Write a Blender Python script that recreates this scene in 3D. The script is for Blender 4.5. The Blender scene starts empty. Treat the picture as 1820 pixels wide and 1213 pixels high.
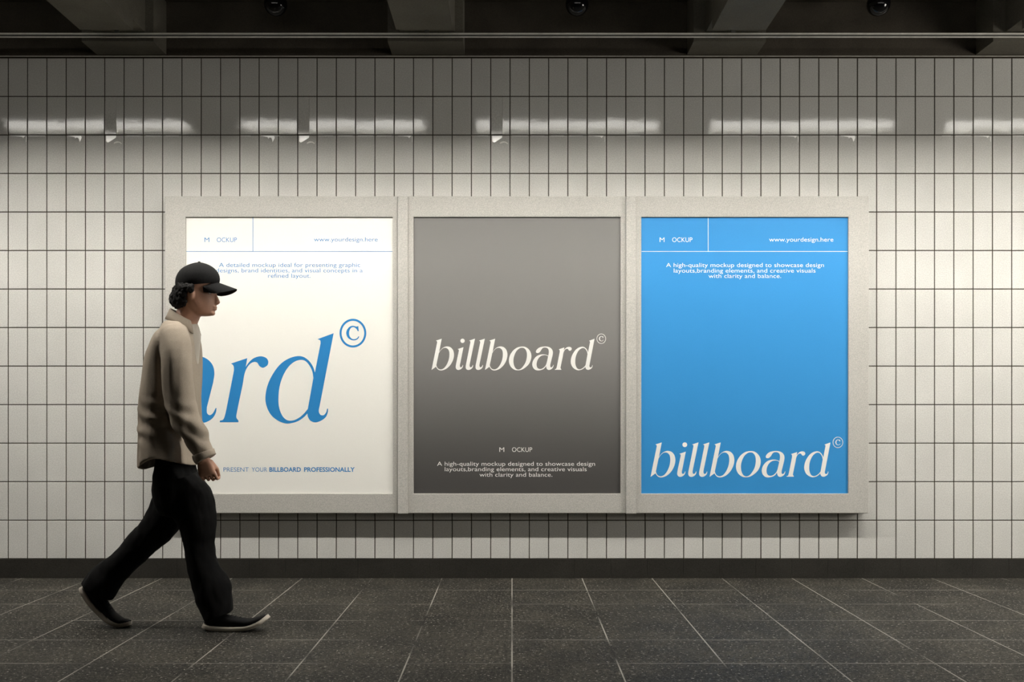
import bpy, bmesh, math, random
import numpy as np
from mathutils import Vector, noise as mnoise

random.seed(7)
rng = np.random.default_rng(7)
scene = bpy.context.scene
COL = scene.collection
PI = math.pi

# ------------------------------------------------------------------ frame
S = 0.0035                 # metres per photo pixel on the tiled wall
F = 1832.0                 # focal length in photo pixels (1820 wide)
D = F * S                  # camera to wall
CX, CY = 910.0, 732.0      # principal point of the photograph
CH = (1028 - CY) * S       # camera height

def P(px, py, y=0.0):
    """world point lying in the vertical plane y that shows at photo pixel px,py"""
    d = D + y
    return Vector(((px - CX) * d / F, y, CH + (CY - py) * d / F))

# ------------------------------------------------------------------ materials
def mat(name, color=(.5, .5, .5), rough=.5, spec=.5, metal=0., noise=None, bump=None, emit=None, coat=0.):
    m = bpy.data.materials.new(name); m.use_nodes = True
    nt = m.node_tree; b = nt.nodes['Principled BSDF']
    b.inputs['Base Color'].default_value = (*color, 1)
    b.inputs['Roughness'].default_value = rough
    b.inputs['Specular IOR Level'].default_value = spec
    b.inputs['Metallic'].default_value = metal
    b.inputs['Coat Weight'].default_value = coat
    if emit:
        b.inputs['Emission Color'].default_value = (*emit[0], 1)
        b.inputs['Emission Strength'].default_value = emit[1]
    co = nt.nodes.new('ShaderNodeTexCoord')
    if noise:                       # list of (scale, amount)
        last = None
        for sc, am in noise:
            n = nt.nodes.new('ShaderNodeTexNoise'); n.inputs['Scale'].default_value = sc
            n.inputs['Detail'].default_value = 3
            nt.links.new(co.outputs['Object'], n.inputs['Vector'])
            r = nt.nodes.new('ShaderNodeMapRange')
            r.inputs['From Min'].default_value = .3; r.inputs['From Max'].default_value = .7
            r.inputs['To Min'].default_value = 1 - am; r.inputs['To Max'].default_value = 1 + am
            nt.links.new(n.outputs['Fac'], r.inputs['Value'])
            if last is None: last = r.outputs[0]
            else:
                q = nt.nodes.new('ShaderNodeMath'); q.operation = 'MULTIPLY'
                nt.links.new(last, q.inputs[0]); nt.links.new(r.outputs[0], q.inputs[1]); last = q.outputs[0]
        v = nt.nodes.new('ShaderNodeVectorMath'); v.operation = 'SCALE'
        v.inputs[0].default_value = color
        nt.links.new(last, v.inputs['Scale'])
        nt.links.new(v.outputs[0], b.inputs['Base Color'])
    if bump:
        sc, st, dist = bump
        n = nt.nodes.new('ShaderNodeTexNoise'); n.inputs['Scale'].default_value = sc; n.inputs['Detail'].default_value = 4
        nt.links.new(co.outputs['Object'], n.inputs['Vector'])
        bp = nt.nodes.new('ShaderNodeBump'); bp.inputs['Strength'].default_value = st; bp.inputs['Distance'].default_value = dist
        nt.links.new(n.outputs['Fac'], bp.inputs['Height']); nt.links.new(bp.outputs[0], b.inputs['Normal'])
    return m

def floor_material():
    m = bpy.data.materials.new('speckled_stone_floor'); m.use_nodes = True
    nt = m.node_tree; N = nt.nodes; L = nt.links; b = N['Principled BSDF']
    co = N.new('ShaderNodeTexCoord')
    def noise(scale, detail=3, vec=None, rough=.5):
        n = N.new('ShaderNodeTexNoise'); n.inputs['Scale'].default_value = scale
        n.inputs['Detail'].default_value = detail; n.inputs['Roughness'].default_value = rough
        L.new(vec if vec else co.outputs['Object'], n.inputs['Vector']); return n.outputs['Fac']
    def ramp(val, p0, c0, p1, c1, interp='LINEAR'):
        r = N.new('ShaderNodeValToRGB'); r.color_ramp.interpolation = interp
        r.color_ramp.elements[0].position = p0; r.color_ramp.elements[0].color = (*c0, 1)
        r.color_ramp.elements[1].position = p1; r.color_ramp.elements[1].color = (*c1, 1)
        L.new(val, r.inputs[0]); return r.outputs[0]
    def mix(f, a, c, mode='MIX'):
        x = N.new('ShaderNodeMix'); x.data_type = 'RGBA'; x.blend_type = mode
        if isinstance(f, float): x.inputs[0].default_value = f
        else: L.new(f, x.inputs[0])
        for s, v in ((x.inputs[6], a), (x.inputs[7], c)):
            if isinstance(v, tuple): s.default_value = (*v, 1)
            else: L.new(v, s)
        return x.outputs[2]
    def math_(op, a, c=None, d=None):
        x = N.new('ShaderNodeMath'); x.operation = op
        for i, v in enumerate((a, c, d)):
            if v is None: continue
            if isinstance(v, (int, float)): x.inputs[i].default_value = v
            else: L.new(v, x.inputs[i])
        return x.outputs[0]
    base = ramp(noise(52, 6, rough=.9), .43, (.0025, .0023, .002), .59, (.050, .047, .039))
    base = mix(ramp(noise(3.2, 5, rough=.7), .42, (0, 0, 0), .62, (1, 1, 1)), base, mix(1.0, base, (1.9, 1.85, 1.75), 'MULTIPLY'))
    spk = ramp(noise(105, 2, rough=.6), .575, (0, 0, 0), .65, (1, 1, 1))
    base = mix(spk, base, (.085, .08, .068))
    spk2 = ramp(noise(72, 1), .66, (0, 0, 0), .70, (1, 1, 1))
    base = mix(spk2, base, (.28, .265, .23))
    dk = ramp(noise(110, 2), .33, (1, 1, 1), .40, (0, 0, 0))
    base = mix(dk, base, (.004, .0036, .003))
    sep = N.new('ShaderNodeSeparateXYZ'); L.new(co.outputs['Object'], sep.inputs[0])
    T = 124.2 * S
    def line(axis, w):
        v = math_('DIVIDE', sep.outputs[axis], T)
        fr = math_('FRACT', v)
        dd = math_('ABSOLUTE', math_('SUBTRACT', math_('FRACT', math_('ADD', v, .5)), .5))
        return math_('LESS_THAN', dd, w / T)
    gx = line(0, .0030); gy = line(1, .0030)
    # grout is pale in places, worn dark in others
    n = noise(1.6, 2, rough=.55)
    gc = ramp(n, .36, (.018, .016, .014), .54, (.30, .285, .25))
    n2 = noise(1.25, 2, rough=.6)
    gc2 = ramp(n2, .40, (.022, .020, .018), .58, (.28, .265, .235))
    col = mix(gy, base, gc2)
    col = mix(gx, col, gc)
    L.new(col, b.inputs['Base Color'])
    b.inputs['Roughness'].default_value = .62
    b.inputs['Specular IOR Level'].default_value = .10
    g = math_('MAXIMUM', gx, gy)
    h = math_('MULTIPLY_ADD', g, -.6, noise(60, 5, rough=.7))
    bp = N.new('ShaderNodeBump'); bp.inputs['Strength'].default_value = .35; bp.inputs['Distance'].default_value = .0015
    L.new(h, bp.inputs['Height']); L.new(bp.outputs[0], b.inputs['Normal'])
    return m

def gradient_poster(name, top, bot, z0, z1):
    """printed fade of the grey artwork, in the sheet's own coordinates"""
    m = mat(name, top, .55, .3)
    nt = m.node_tree; b = nt.nodes['Principled BSDF']
    co = nt.nodes.new('ShaderNodeTexCoord'); sp = nt.nodes.new('ShaderNodeSeparateXYZ')
    nt.links.new(co.outputs['Object'], sp.inputs[0])
    r = nt.nodes.new('ShaderNodeMapRange'); r.interpolation_type = 'SMOOTHSTEP'
    r.inputs['From Min'].default_value = z0; r.inputs['From Max'].default_value = z1
    nt.links.new(sp.outputs[2], r.inputs['Value'])
    x = nt.nodes.new('ShaderNodeMix'); x.data_type = 'RGBA'
    x.inputs[6].default_value = (*bot, 1); x.inputs[7].default_value = (*top, 1)
    nt.links.new(r.outputs[0], x.inputs[0]); nt.links.new(x.outputs[2], b.inputs['Base Color'])
    return m

M = {}
M['tile'] = mat('glazed_cream_tile', (.585, .575, .54), .075, 1.0, noise=[(3.0, .04), (190, .17)], bump=(14, .035, .01))
M['grout'] = mat('dark_grout', (.045, .036, .026), .9, .1)
M['dark'] = mat('dark_painted_concrete', (.066, .056, .043), .8, .2, noise=[(4, .2), (200, .15)])
M['glint_chip'] = mat('pale_glint_chip', (.93, .91, .86), .10, 1.0)  # near-white colour stands in for glints on the tile edges
M['base'] = mat('dark_skirting_tile', (.027, .025, .021), .5, .2, noise=[(5, .15), (220, .35)])
M['floor'] = floor_material()
M['slab'] = mat('sooty_ceiling_concrete', (.065, .056, .044), .9, .1, noise=[(3, .3), (120, .2)])
M['beam'] = mat('grey_beam_concrete', (.125, .115, .092), .85, .2, noise=[(5, .12), (150, .15)], bump=(40, .3, .003))
M['rail'] = mat('dull_steel_rail', (.80, .77, .70), .35, .5, metal=.15, noise=[(30, .1)])
M['globe'] = mat('black_glass_globe', (.004, .004, .005), .12, .5)
M['frame'] = mat('speckled_grey_frame_metal', (.44, .425, .39), .55, .25, noise=[(2, .02), (200, .20)])
M['back'] = mat('dark_panel_back', (.10, .10, .09), .8)
M['white'] = mat('white_poster_paper', (.80, .785, .73), .5, .3, noise=[(260, .02)])
M['blue'] = mat('blue_poster_paper', (.032, .245, .56), .5, .3, noise=[(260, .05)])
M['blue_ink'] = mat('blue_poster_ink', (.022, .21, .50), .5, .3)
M['white_ink'] = mat('white_poster_ink', (.80, .79, .75), .5, .3)
M['skin'] = mat('warm_skin', (.56, .31, .21), .5, .4, noise=[(40, .06)])
M['hair'] = mat('black_brown_hair', (.007, .0055, .0045), .7, .2, noise=[(180, .4)], bump=(130, .8, .006))
M['cap'] = mat('charcoal_cap_cotton', (.014, .0135, .0135), .85, .2, noise=[(200, .2)])
M['shirt'] = mat('beige_cotton_overshirt', (.37, .31, .245), .85, .2, noise=[(9, .06), (260, .08)], bump=(220, .25, .002))
M['tee'] = mat('off_white_cotton', (.52, .47, .40), .85, .2)
M['trouser'] = mat('black_denim', (.0035, .0033, .0032), .9, .15, noise=[(12, .2), (250, .3)])
M['shoe'] = mat('black_suede', (.005, .0048, .0048), .8, .2)
M['sole'] = mat('off_white_rubber', (.48, .43, .36), .6, .3)
M['eye'] = mat('eye_white', (.55, .52, .48), .2, .5)
M['iris'] = mat('brown_iris', (.03, .015, .01), .2, .5)
M['housing'] = mat('grey_lamp_housing', (.12, .12, .11), .6)

# ------------------------------------------------------------------ helpers
def mesh_obj(name, verts, faces, mats, parent=None, smooth=False, midx=None, origin=None):
    me = bpy.data.meshes.new(name)
    o0 = Vector(origin) if origin is not None else Vector((0, 0, 0))
    me.from_pydata([tuple(Vector(v) - o0) for v in verts], [], faces)
    for mm in (mats if isinstance(mats, (list, tuple)) else [mats]): me.materials.append(mm)
    if midx is not None: me.polygons.foreach_set('material_index', midx)
    if smooth: me.polygons.foreach_set('use_smooth', [True] * len(me.polygons))
    me.update()
    bm = bmesh.new(); bm.from_mesh(me); bmesh.ops.recalc_face_normals(bm, faces=bm.faces); bm.to_mesh(me); bm.free()
    o = bpy.data.objects.new(name, me); COL.objects.link(o)
    o.location = o0
    if parent:
        o.parent = parent; o.location = o0 - parent_world(parent)
    return o

def parent_world(p):
    v = Vector(p.location)
    while p.parent: p = p.parent; v += p.location
    return v

def tag(o, label=None, cat=None, group=None, kind=None):
    if label: o['label'] = label
    if cat: o['category'] = cat
    if group: o['group'] = group
    if kind: o['kind'] = kind
    return o

def empty(name, loc):
    o = bpy.data.objects.new(name, None); COL.objects.link(o); o.location = loc; o.empty_display_size = .1
    return o

def box(vs, fs, lo, hi):
    n = len(vs)
    for z in (lo[2], hi[2]):
        for x, y in ((lo[0], lo[1]), (hi[0], lo[1]), (hi[0], hi[1]), (lo[0], hi[1])): vs.append((x, y, z))
    fs += [[n, n+3, n+2, n+1], [n+4, n+5, n+6, n+7], [n, n+1, n+5, n+4], [n+1, n+2, n+6, n+5], [n+2, n+3, n+7, n+6], [n+3, n, n+4, n+7]]

def bevel(o, w, seg=2):
    m = o.modifiers.new('bevel', 'BEVEL'); m.width = w; m.segments = seg; m.limit_method = 'ANGLE'

def tube_x(vs, fs, x0, x1, y, z, r, n=12):
    b = len(vs)
    for x in (x0, x1):
        for k in range(n):
            a = 2 * PI * k / n; vs.append((x, y + r * math.cos(a), z + r * math.sin(a)))
    for k in range(n): fs.append([b + k, b + (k+1) % n, b + n + (k+1) % n, b + n + k])
    fs.append([b + k for k in range(n)][::-1]); fs.append([b + n + k for k in range(n)])

XL, XR, YF = -6.2, 6.2, -9.2      # extent of the hall

# ------------------------------------------------------------------ tiled back wall
def build_wall():
    vs, fs, mi = [], [], []
    TW, TH = 34.31, 68.55
    k0 = int((CX + XL / S - 14.3) / TW); k1 = int((CX + XR / S - 14.3) / TW) + 1
    gap = .0026; bv = .0016; off = .0028
    def quad(a, b, c, d, m): n = len(vs); vs.extend([a, b, c, d]); fs.append([n, n+1, n+2, n+3]); mi.append(m)
    def tile(x0, x1, z0, z1, m, tx=0., tz=0., push=0.):
        cx, cz = (x0 + x1) / 2, (z0 + z1) / 2
        def yy(x, z): return push + (x - cx) * tx + (z - cz) * tz
        o = [(x0, off, z0), (x1, off, z0), (x1, off, z1), (x0, off, z1)]
        i = [(x0+bv, yy(x0+bv, z0+bv), z0+bv), (x1-bv, yy(x1-bv, z0+bv), z0+bv), (x1-bv, yy(x1-bv, z1-bv), z1-bv), (x0+bv, yy(x0+bv, z1-bv), z1-bv)]
        n = len(vs); vs.extend(o + i)
        fs.append([n+4, n+5, n+6, n+7]); mi.append(m)
        for a in range(4):
            b = (a + 1) % 4; fs.append([n+a, n+b, n+4+b, n+4+a]); mi.append(m)
    odd = {5, 15, 25}
    for r in range(13):
        py1 = 994 - r * TH; py0 = max(py1 - TH, 101.0)
        z0 = (1028 - py1) * S + gap; z1 = (1028 - py0) * S - gap
        for k in range(k0, k1):
            xa = (14.3 + k * TW - CX) * S + gap; xb = (14.3 + (k + 1) * TW - CX) * S - gap
            tx = random.gauss(0, .0009); tz = random.gauss(0, .0011); ps = random.uniform(-.0004, .0002)
            if r == 11 and k in odd:      # cracked tile: left part sits at its own angle
                xm = xa + .62 * (xb - xa)
                tile(xa, xm, z0, z1, 0, 0, .030, -.0018); tile(xm - .0012, xb, z0, z1, 0, .001, .0)
            else: tile(xa, xb, z0, z1, 0, tx, tz, ps)
    # grout bed and dark painted band above the tiles, plus masonry down to the floor
    ztop = (1028 - 101) * S
    box(vs, fs, (XL, off, .0), (XR, .25, ztop)); mi += [1] * 6
    box(vs, fs, (XL, -.002, ztop + .002), (XR, .25, CH + 728 * S)); mi += [2] * 6
    # thin metal edge over the top course
    # pale leaning slivers that imitate lamp glints under the third joint
    def glint_chip(pts, lean=.026):
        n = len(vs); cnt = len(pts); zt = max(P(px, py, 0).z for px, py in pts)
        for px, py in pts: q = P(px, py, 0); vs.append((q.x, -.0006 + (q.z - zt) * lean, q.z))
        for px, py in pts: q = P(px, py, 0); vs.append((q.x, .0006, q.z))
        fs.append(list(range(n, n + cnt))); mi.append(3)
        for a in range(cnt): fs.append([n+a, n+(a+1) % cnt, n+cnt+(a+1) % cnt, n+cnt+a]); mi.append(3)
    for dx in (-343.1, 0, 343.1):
        glint_chip([(531.5+dx, 241.4), (549.6+dx, 241.4), (548.9+dx, 245), (544+dx, 248.3), (538.5+dx, 252), (535+dx, 253.8), (532+dx, 251.6)])
        glint_chip([(546+dx, 253), (551+dx, 251), (556+dx, 252), (560+dx, 255), (559+dx, 256), (554+dx, 253.6), (549+dx, 254.6), (545+dx, 256)], .012)
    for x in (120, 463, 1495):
        glint_chip([(x, 241.3), (x+24, 241.3), (x+25, 245), (x+23, 250), (x+21.5, 252.5), (x+20.5, 248), (x+19, 245), (x+15, 244.5), (x+14, 247), (x+12.5, 243.6), (x+6, 242.4)])
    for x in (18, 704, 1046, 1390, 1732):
        glint_chip([(x, 241.3), (x+27, 241.3), (x+25, 243.5), (x+23, 246), (x+21, 243), (x+13, 242.3)])
        glint_chip([(x+28, 243), (x+29, 243), (x+29, 252), (x+28.4, 253)])
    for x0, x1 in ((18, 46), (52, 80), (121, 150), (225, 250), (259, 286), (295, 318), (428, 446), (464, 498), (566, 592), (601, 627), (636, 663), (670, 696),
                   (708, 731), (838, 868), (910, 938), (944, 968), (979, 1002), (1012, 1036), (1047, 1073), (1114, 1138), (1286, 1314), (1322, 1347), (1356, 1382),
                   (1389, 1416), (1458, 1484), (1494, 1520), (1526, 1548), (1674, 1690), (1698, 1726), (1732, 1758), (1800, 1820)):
        glint_chip([(x0, 241.2), (x1, 241.2), (x1, 241.9), (x0, 241.9)])
    o = mesh_obj('wall_back', vs, fs, [M['tile'], M['grout'], M['dark'], M['glint_chip']], midx=mi)
    return tag(o, 'cream glazed tile wall with dark joints behind the posters', 'wall', kind='structure')
build_wall()

# thin light trim on top of the tiles
vs, fs = [], []
zt = (1028 - 100.4) * S
box(vs, fs, (XL, -.006, zt - .0016), (XR, .0, zt + .0016))
tag(mesh_obj('trim_1', vs, fs, M['rail']), 'thin pale metal edge along the top of the tiles', 'trim', kind='structure')

# skirting
vs, fs = [], []
TB = 64.2
k0 = int((CX + XL / S - 508) / TB) - 1
zb = (1028 - 994.6) * S
for k in range(k0, k0 + 57):
    x0 = max((508 + k * TB - CX) * S + .0007, XL); x1 = min((508 + (k + 1) * TB - CX) * S - .0007, XR)
    if x1 > x0: box(vs, fs, (x0, -.008, .0), (x1, .002, zb))
o = mesh_obj('baseboard_back', vs, fs, M['base'])
tag(o, 'row of nearly black skirting tiles at the foot of the wall', 'skirting', kind='structure')

# floor
vs, fs = [], []
box(vs, fs, (XL, YF, -.15), (XR, .25, .0))
o = mesh_obj('floor', vs, fs, M['floor'])
tag(o, 'dark speckled stone floor with thin pale joints', 'floor', kind='structure')

# plain end walls far outside the view
for nm, xa, xb in (('wall_left', XL - .2, XL), ('wall_right', XR, XR + .2)):
    vs, fs = [], []; box(vs, fs, (xa, YF, 0), (xb, .25, CH + 728 * S))
    tag(mesh_obj(nm, vs, fs, M['slab']), 'dark plain wall closing the hall outside the view', 'wall', kind='structure')
# ceiling slab
ZB = CH + 633 * S; ZS = CH + 728 * S
vs, fs = [], []
box(vs, fs, (XL, YF, ZS), (XR, .25, ZS + .25))
o = mesh_obj('ceiling', vs, fs, M['slab'])
tag(o, 'dark sooty concrete ceiling between the beams', 'ceiling', kind='structure')

# beams
beams = [(-1240, -1150, None), (-716, -628, 'leftmost grey concrete ceiling beam, cut by the top edge left of the poster wall'),
         (-192, -98, 'grey concrete ceiling beam above the gap between the white and grey posters'),
         (332, 421, 'grey concrete ceiling beam above the left side of the blue poster'),
         (845, 935, 'rightmost ceiling beam, only its end showing in the top right corner'), (1366, 1456, None)]
for a, b, lab in beams:
    t = empty('ceiling_beam', ((a + b) / 2 * S, -.9, ZB))
    vs, fs = [], []
    box(vs, fs, (a * S, YF, ZB), (b * S, -.434, ZS - .0))
    mesh_obj('beam_shaft', vs, fs, M['beam'], t)
    vs, fs = [], []
    box(vs, fs, ((a - 21) * S, -.235, ZB + .004), ((b + 14) * S, -.003, ZS - .0))
    box(vs, fs, (a * S, -.434, ZB + .060), (b * S, -.235, ZS))
    mesh_obj('beam_end_block', vs, fs, M['beam'], t)
    tag(t, lab or 'grey concrete ceiling beam beyond the edge of the view', 'beam', 'concrete beams across the ceiling')

# rail
zr = CH + 669.5 * (F - 80) / F * S; yr = -80 * S
t = empty('ceiling_rail', (0, yr, zr))
vs, fs = [], []; tube_x(vs, fs, XL, XR, yr, zr + .0085, .0058); mesh_obj('upper_tube', vs, fs, M['rail'], t, smooth=False)
vs, fs = [], []; tube_x(vs, fs, XL, XR, yr + .002, zr - .0105, .0042); mesh_obj('lower_tube', vs, fs, M['rail'], t)
vs, fs = [], []; box(vs, fs, (XL, yr + .002, zr - .010), (XR, yr + .008, zr + .008)); mesh_obj('web_strip', vs, fs, M['back'], t)
for a, b, lab in beams:
    vs, fs = [], []; xm = (a + b) / 2 * S; box(vs, fs, (xm - .012, yr + .001, zr + .006), (xm + .012, yr + .011, ZB + .062))
    mesh_obj('hanger', vs, fs, M['back'], t)
tag(t, 'thin double-lined steel rail running along under the ceiling beams', 'rail')

# globes
def sphere(vs, fs, c, r, nu=32, nv=18, sz=1.0):
    b = len(vs)
    for j in range(nv + 1):
        ph = PI * j / nv
        for i in range(nu):
            th = 2 * PI * i / nu
            vs.append((c[0] + r * math.sin(ph) * math.cos(th), c[1] + r * math.sin(ph) * math.sin(th), c[2] + sz * r * math.cos(ph)))
    for j in range(nv):
        for i in range(nu): fs.append([b + j*nu + i, b + j*nu + (i+1) % nu, b + (j+1)*nu + (i+1) % nu, b + (j+1)*nu + i])
yg = -81 * S
for px, lab in ((490, 'glossy black globe on the ceiling above the white poster'), (1025.5, 'glossy black globe on the ceiling above the dark grey poster'),
                (1561.5, 'glossy black globe on the ceiling above the right edge of the blue poster')):
    c = P(px, 7.5, yg)
    t = empty('ceiling_globe', (c.x, c.y, ZS))
    vs, fs = [], []; sphere(vs, fs, c, 20.5 * (D + yg) / F); mesh_obj('globe', vs, fs, M['globe'], t, smooth=True)
    vs, fs = [], []
    n = 24
    for z in (c.z + .045, ZS):
        for k in range(n): vs.append((c.x + .045 * math.cos(2*PI*k/n), c.y + .045 * math.sin(2*PI*k/n), z))
    for k in range(n): fs.append([k, (k+1) % n, n + (k+1) % n, n + k])
    fs += [list(range(n)), list(range(n, 2*n))]
    mesh_obj('collar', vs, fs, M['back'], t)
    tag(t, lab, 'globe', 'black globes along the ceiling')

# ------------------------------------------------------------------ luminaires
LUM, SIDE = 62.0, 5.4
def lamp_mat(n, k): return mat(n, (.8, .8, .8), .5, emit=((1.0, .965, .90), k))
M['lens'] = lamp_mat('lit_side_lens', SIDE)
def luminaire(a, b, k):
    x0, x1 = a * S, b * S; y = -469 * S; z = CH + 628 * S
    t = empty('ceiling_light', ((x0 + x1) / 2, y, z))
    w = .060; hs = .056; rc = .036; top = .068
    # narrow bright strip set back in the tray and leaning towards the wall
    ya, za, yb, zb_ = y - .058, z + rc, y - .015, z + rc + .025
    vs = [(x0, ya, za), (x1, ya, za), (x1, yb, zb_), (x0, yb, zb_), (x0, ya - .001, za + .004), (x1, ya - .001, za + .004), (x1, yb - .002, zb_ + .004), (x0, yb - .002, zb_ + .004)]
    fs = [[0, 1, 2, 3], [7, 6, 5, 4], [0, 4, 5, 1], [1, 5, 6, 2], [2, 6, 7, 3], [3, 7, 4, 0]]
    mesh_obj('diffuser', vs, fs, lamp_mat('lit_tube_diffuser', k), t)
    for sg in (1, -1):        # softly glowing side lens, also the shield of the bright diffuser
        vs, fs = [], []
        lo, hi = sorted((y + sg * (w + .003), y + sg * (w + .006)))
        box(vs, fs, (x0, lo, z + .001), (x1, hi, z + hs)); mesh_obj('side_lens', vs, fs, M['lens'], t)
    vs, fs = [], []
    box(vs, fs, (x0 - .01, y - w - .006, z + top), (x1 + .01, y + w + .006, ZS + .002))
    for sg in (1, -1):
        lo, hi = sorted((y + sg * w, y + sg * (w + .0025)))
        box(vs, fs, (x0, lo, z), (x1, hi, z + top))
    for xe in (x0 - .01, x1): box(vs, fs, (xe, y - w - .006, z), (xe + .01, y + w + .006, z + top))
    mesh_obj('housing', vs, fs, M['housing'], t)
    tag(t, 'long white tube light under the ceiling above the top edge of the view', 'light', 'tube lights along the ceiling')
for i, (a, b) in enumerate([(-1637, -1229), (-1118, -710), (-600, -192), (-78, 324), (442, 850), (961, 1369), (1480, 1770)]):
    luminaire(a, b, LUM * 3.7 * (.85, .85, .92, .97, 1.0, 1.08, 1.1)[i])

# ------------------------------------------------------------------ lettering
def catmull(pts, sub=6):
    """pts: (x, y) smooth or (x, y, 1) corner; closed outline"""
    n = len(pts); out = []
    c = [len(p) > 2 for p in pts]; q = [np.array(p[:2], float) for p in pts]
    for i in range(n):
        p1, p2 = q[i], q[(i+1) % n]
        p0 = 2*p1 - p2 if c[i] else q[i-1]
        p3 = 2*p2 - p1 if c[(i+1) % n] else q[(i+2) % n]
        if c[i] and c[(i+1) % n]: out.append(tuple(p1)); continue
        ln = np.linalg.norm(p2 - p1) + 1e-9
        m1 = (p2 - p0) / (np.linalg.norm(p2 - p1) + np.linalg.norm(p1 - p0) + 1e-9) * ln
        m2 = (p3 - p1) / (np.linalg.norm(p3 - p2) + np.linalg.norm(p2 - p1) + 1e-9) * ln
        for s in range(sub):
            t = s / sub
            h = (2*t**3 - 3*t*t + 1) * p1 + (t**3 - 2*t*t + t) * m1 + (-2*t**3 + 3*t*t) * p2 + (t**3 - t*t) * m2
            out.append(tuple(h))
    return out
def ell(cx, cy, rx, ry, n=48): return [(cx + rx*math.cos(2*PI*k/n), cy + ry*math.sin(2*PI*k/n)) for k in range(n)]

def shift(pts, dx, dy=0, s=1.0):
    return [((p[0]*s + dx), (p[1]*s + dy)) + ((1,) if len(p) > 2 else ()) for p in pts]
b_out = [(225,235,1),(398,180,1),(322,570,1),(370,508),(430,452),(500,418),(570,408),(660,435),(730,510),(762,620),(755,740),(715,860),(640,980),(540,1070),(450,1112),(370,1125),(300,1105),(255,1060),(228,1015,1),(95,1110,1),(262,288,1),(256,256),]
b_in = [(312,612,1),(350,548),(400,492),(450,460),(505,452),(560,470),(605,520),(625,600),(622,720),(595,840),(540,960),(470,1050),(410,1085),(350,1092),(290,1065),(255,1015),(238,965,1)]
i_out = [(870,488,1),(1045,430,1),(955,890,1),(938,965),(942,1012),(968,1030),(1000,1012),(1026,960,1),(1034,962,1),(1030,1005),(1000,1058),(950,1095),(890,1110),(840,1090),(815,1040),(818,975),(835,880,1),(908,540,1),(903,508)]
l_out = [(1215,235,1),(1388,178,1),(1240,890,1),(1228,965),(1236,1012),(1262,1030),(1295,1012),(1322,960,1),(1330,962,1),(1328,1005),(1300,1058),(1250,1095),(1190,1110),(1135,1090),(1112,1040),(1115,970),(1132,880,1),(1250,290,1),(1246,255)]
o_out = [(1130,412),(1220,425),(1310,485),(1375,580),(1398,700),(1375,830),(1310,950),(1200,1050),(1100,1105),(1000,1120),(900,1105),(800,1030),(745,930),(730,820),(755,690),(815,580),(900,490),(1010,430)]
o_in = [(1130,450),(1185,465),(1235,520),(1262,610),(1262,720),(1235,850),(1180,960),(1100,1060),(1040,1092),(985,1094),(930,1060),(885,980),(865,880),(870,760),(905,640),(960,540),(1035,473),(1085,453)]
a_out = [(318,562),(335,518),(390,462),(470,425),(600,410),(700,425),(770,465),(812,525),(824,600),(812,690,1),(746,950,1),(748,1010),(775,1032),(808,1012),(838,957,1),(846,959,1),(840,1003),(810,1058),(760,1095),(705,1110),(655,1090),(630,1040),(622,990,1),(585,1045),(530,1090),(450,1117),(370,1125),(290,1100),(235,1040),(210,960),(220,870),(265,780),(340,700),(440,655),(550,645),(640,662),(686,688,1),(700,600),(700,540),(685,485),(640,452),(590,442),(540,450),(500,480),(455,550),(410,595),(365,607),(330,595)]
a_in = [(682,704,1),(630,675),(570,668),(490,685),(420,735),(365,820),(340,920),(345,1000),(375,1055),(430,1080),(500,1070),(560,1030),(612,970,1),(640,890)]
r_out = [(200,525,1),(375,467,1),(358,562,1),(400,505),(450,465),(520,447),(580,465),(602,505),(590,545),(545,570),(508,553),(482,515),(450,508),(410,525),(370,575),(345,640),(328,740,1),(262,1060),(258,1108),(280,1140,1),(280,1158,1),(80,1158,1),(80,1142,1),(115,1130),(133,1090),(150,1020,1),(232,600,1),(230,560),(218,538)]
d_out = [(1292,198,1),(1142,980,1),(1132,1040),(1150,1078),(1185,1082),(1212,1050),(1222,1012,1),(1232,1012,1),(1229,1052),(1205,1105),(1150,1145),(1090,1160),(1040,1140),(1015,1100),(1009,1065,1),(970,1105),(910,1145),(850,1165),(780,1172),(690,1140),(610,1070),(565,970),(557,880),(580,760),(630,650),(710,540),(800,475),(900,445),(970,455),(1030,500),(1070,560),(1090,622,1),(1152,305,1),(1147,275),(1118,262,1)]
d_in = [(1074,680,1),(1062,610),(1032,548),(990,500),(945,485),(880,500),(810,555),(750,650),(710,770),(697,900),(705,1000),(740,1090),(790,1135),(850,1140),(910,1115),(965,1072),(1014,1015,1)]
c_out = [(1558,120,1),(1563,176,1),(1553,176,1),(1535,148),(1505,132),(1477,143),(1460,182),(1464,228),(1490,258),(1520,262),(1546,250),(1560,230,1),(1568,234,1),(1555,258),(1520,275),(1480,270),(1445,245),(1428,200),(1437,160),(1465,128),(1500,118),(1540,126)]
K = .9635
def p1u(pts, ex=0): return shift(pts, 4945 - 1292*K + ex, 182 - 200*K, K)
def word(letters, ring=11):
    g = {'b1': [b_out, b_in], 'i': [i_out], 'l1': [l_out], 'l2': [shift(l_out, 293)], 'b2': [shift(b_out, 1590), shift(b_in, 1590)],
         'o': [shift(o_out, 1668), shift(o_in, 1668)], 'a': [shift(a_out, 2882), shift(a_in, 2882)], 'r': [p1u(r_out, -14)], 'd': [p1u(d_out), p1u(d_in)]}
    out = []
    for k in letters:
        out += [catmull(c) for c in g[k]]
        if k == 'i': out.append(ell(1018, 242, 64, 64))
    return out
def copyright_mark(ring, thin=0.0):
    ex = 4945 - 1292*K; ey = 182 - 200*K
    cx, cy = 1500*K + ex, 197*K + ey
    cc = catmull(c_out)
    return [ell(cx, cy, 144*K, 155*K, 64), ell(cx, cy, (144-ring)*K, (155-ring)*K, 64), [(x*K + ex, y*K + ey) for x, y in cc]]

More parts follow.
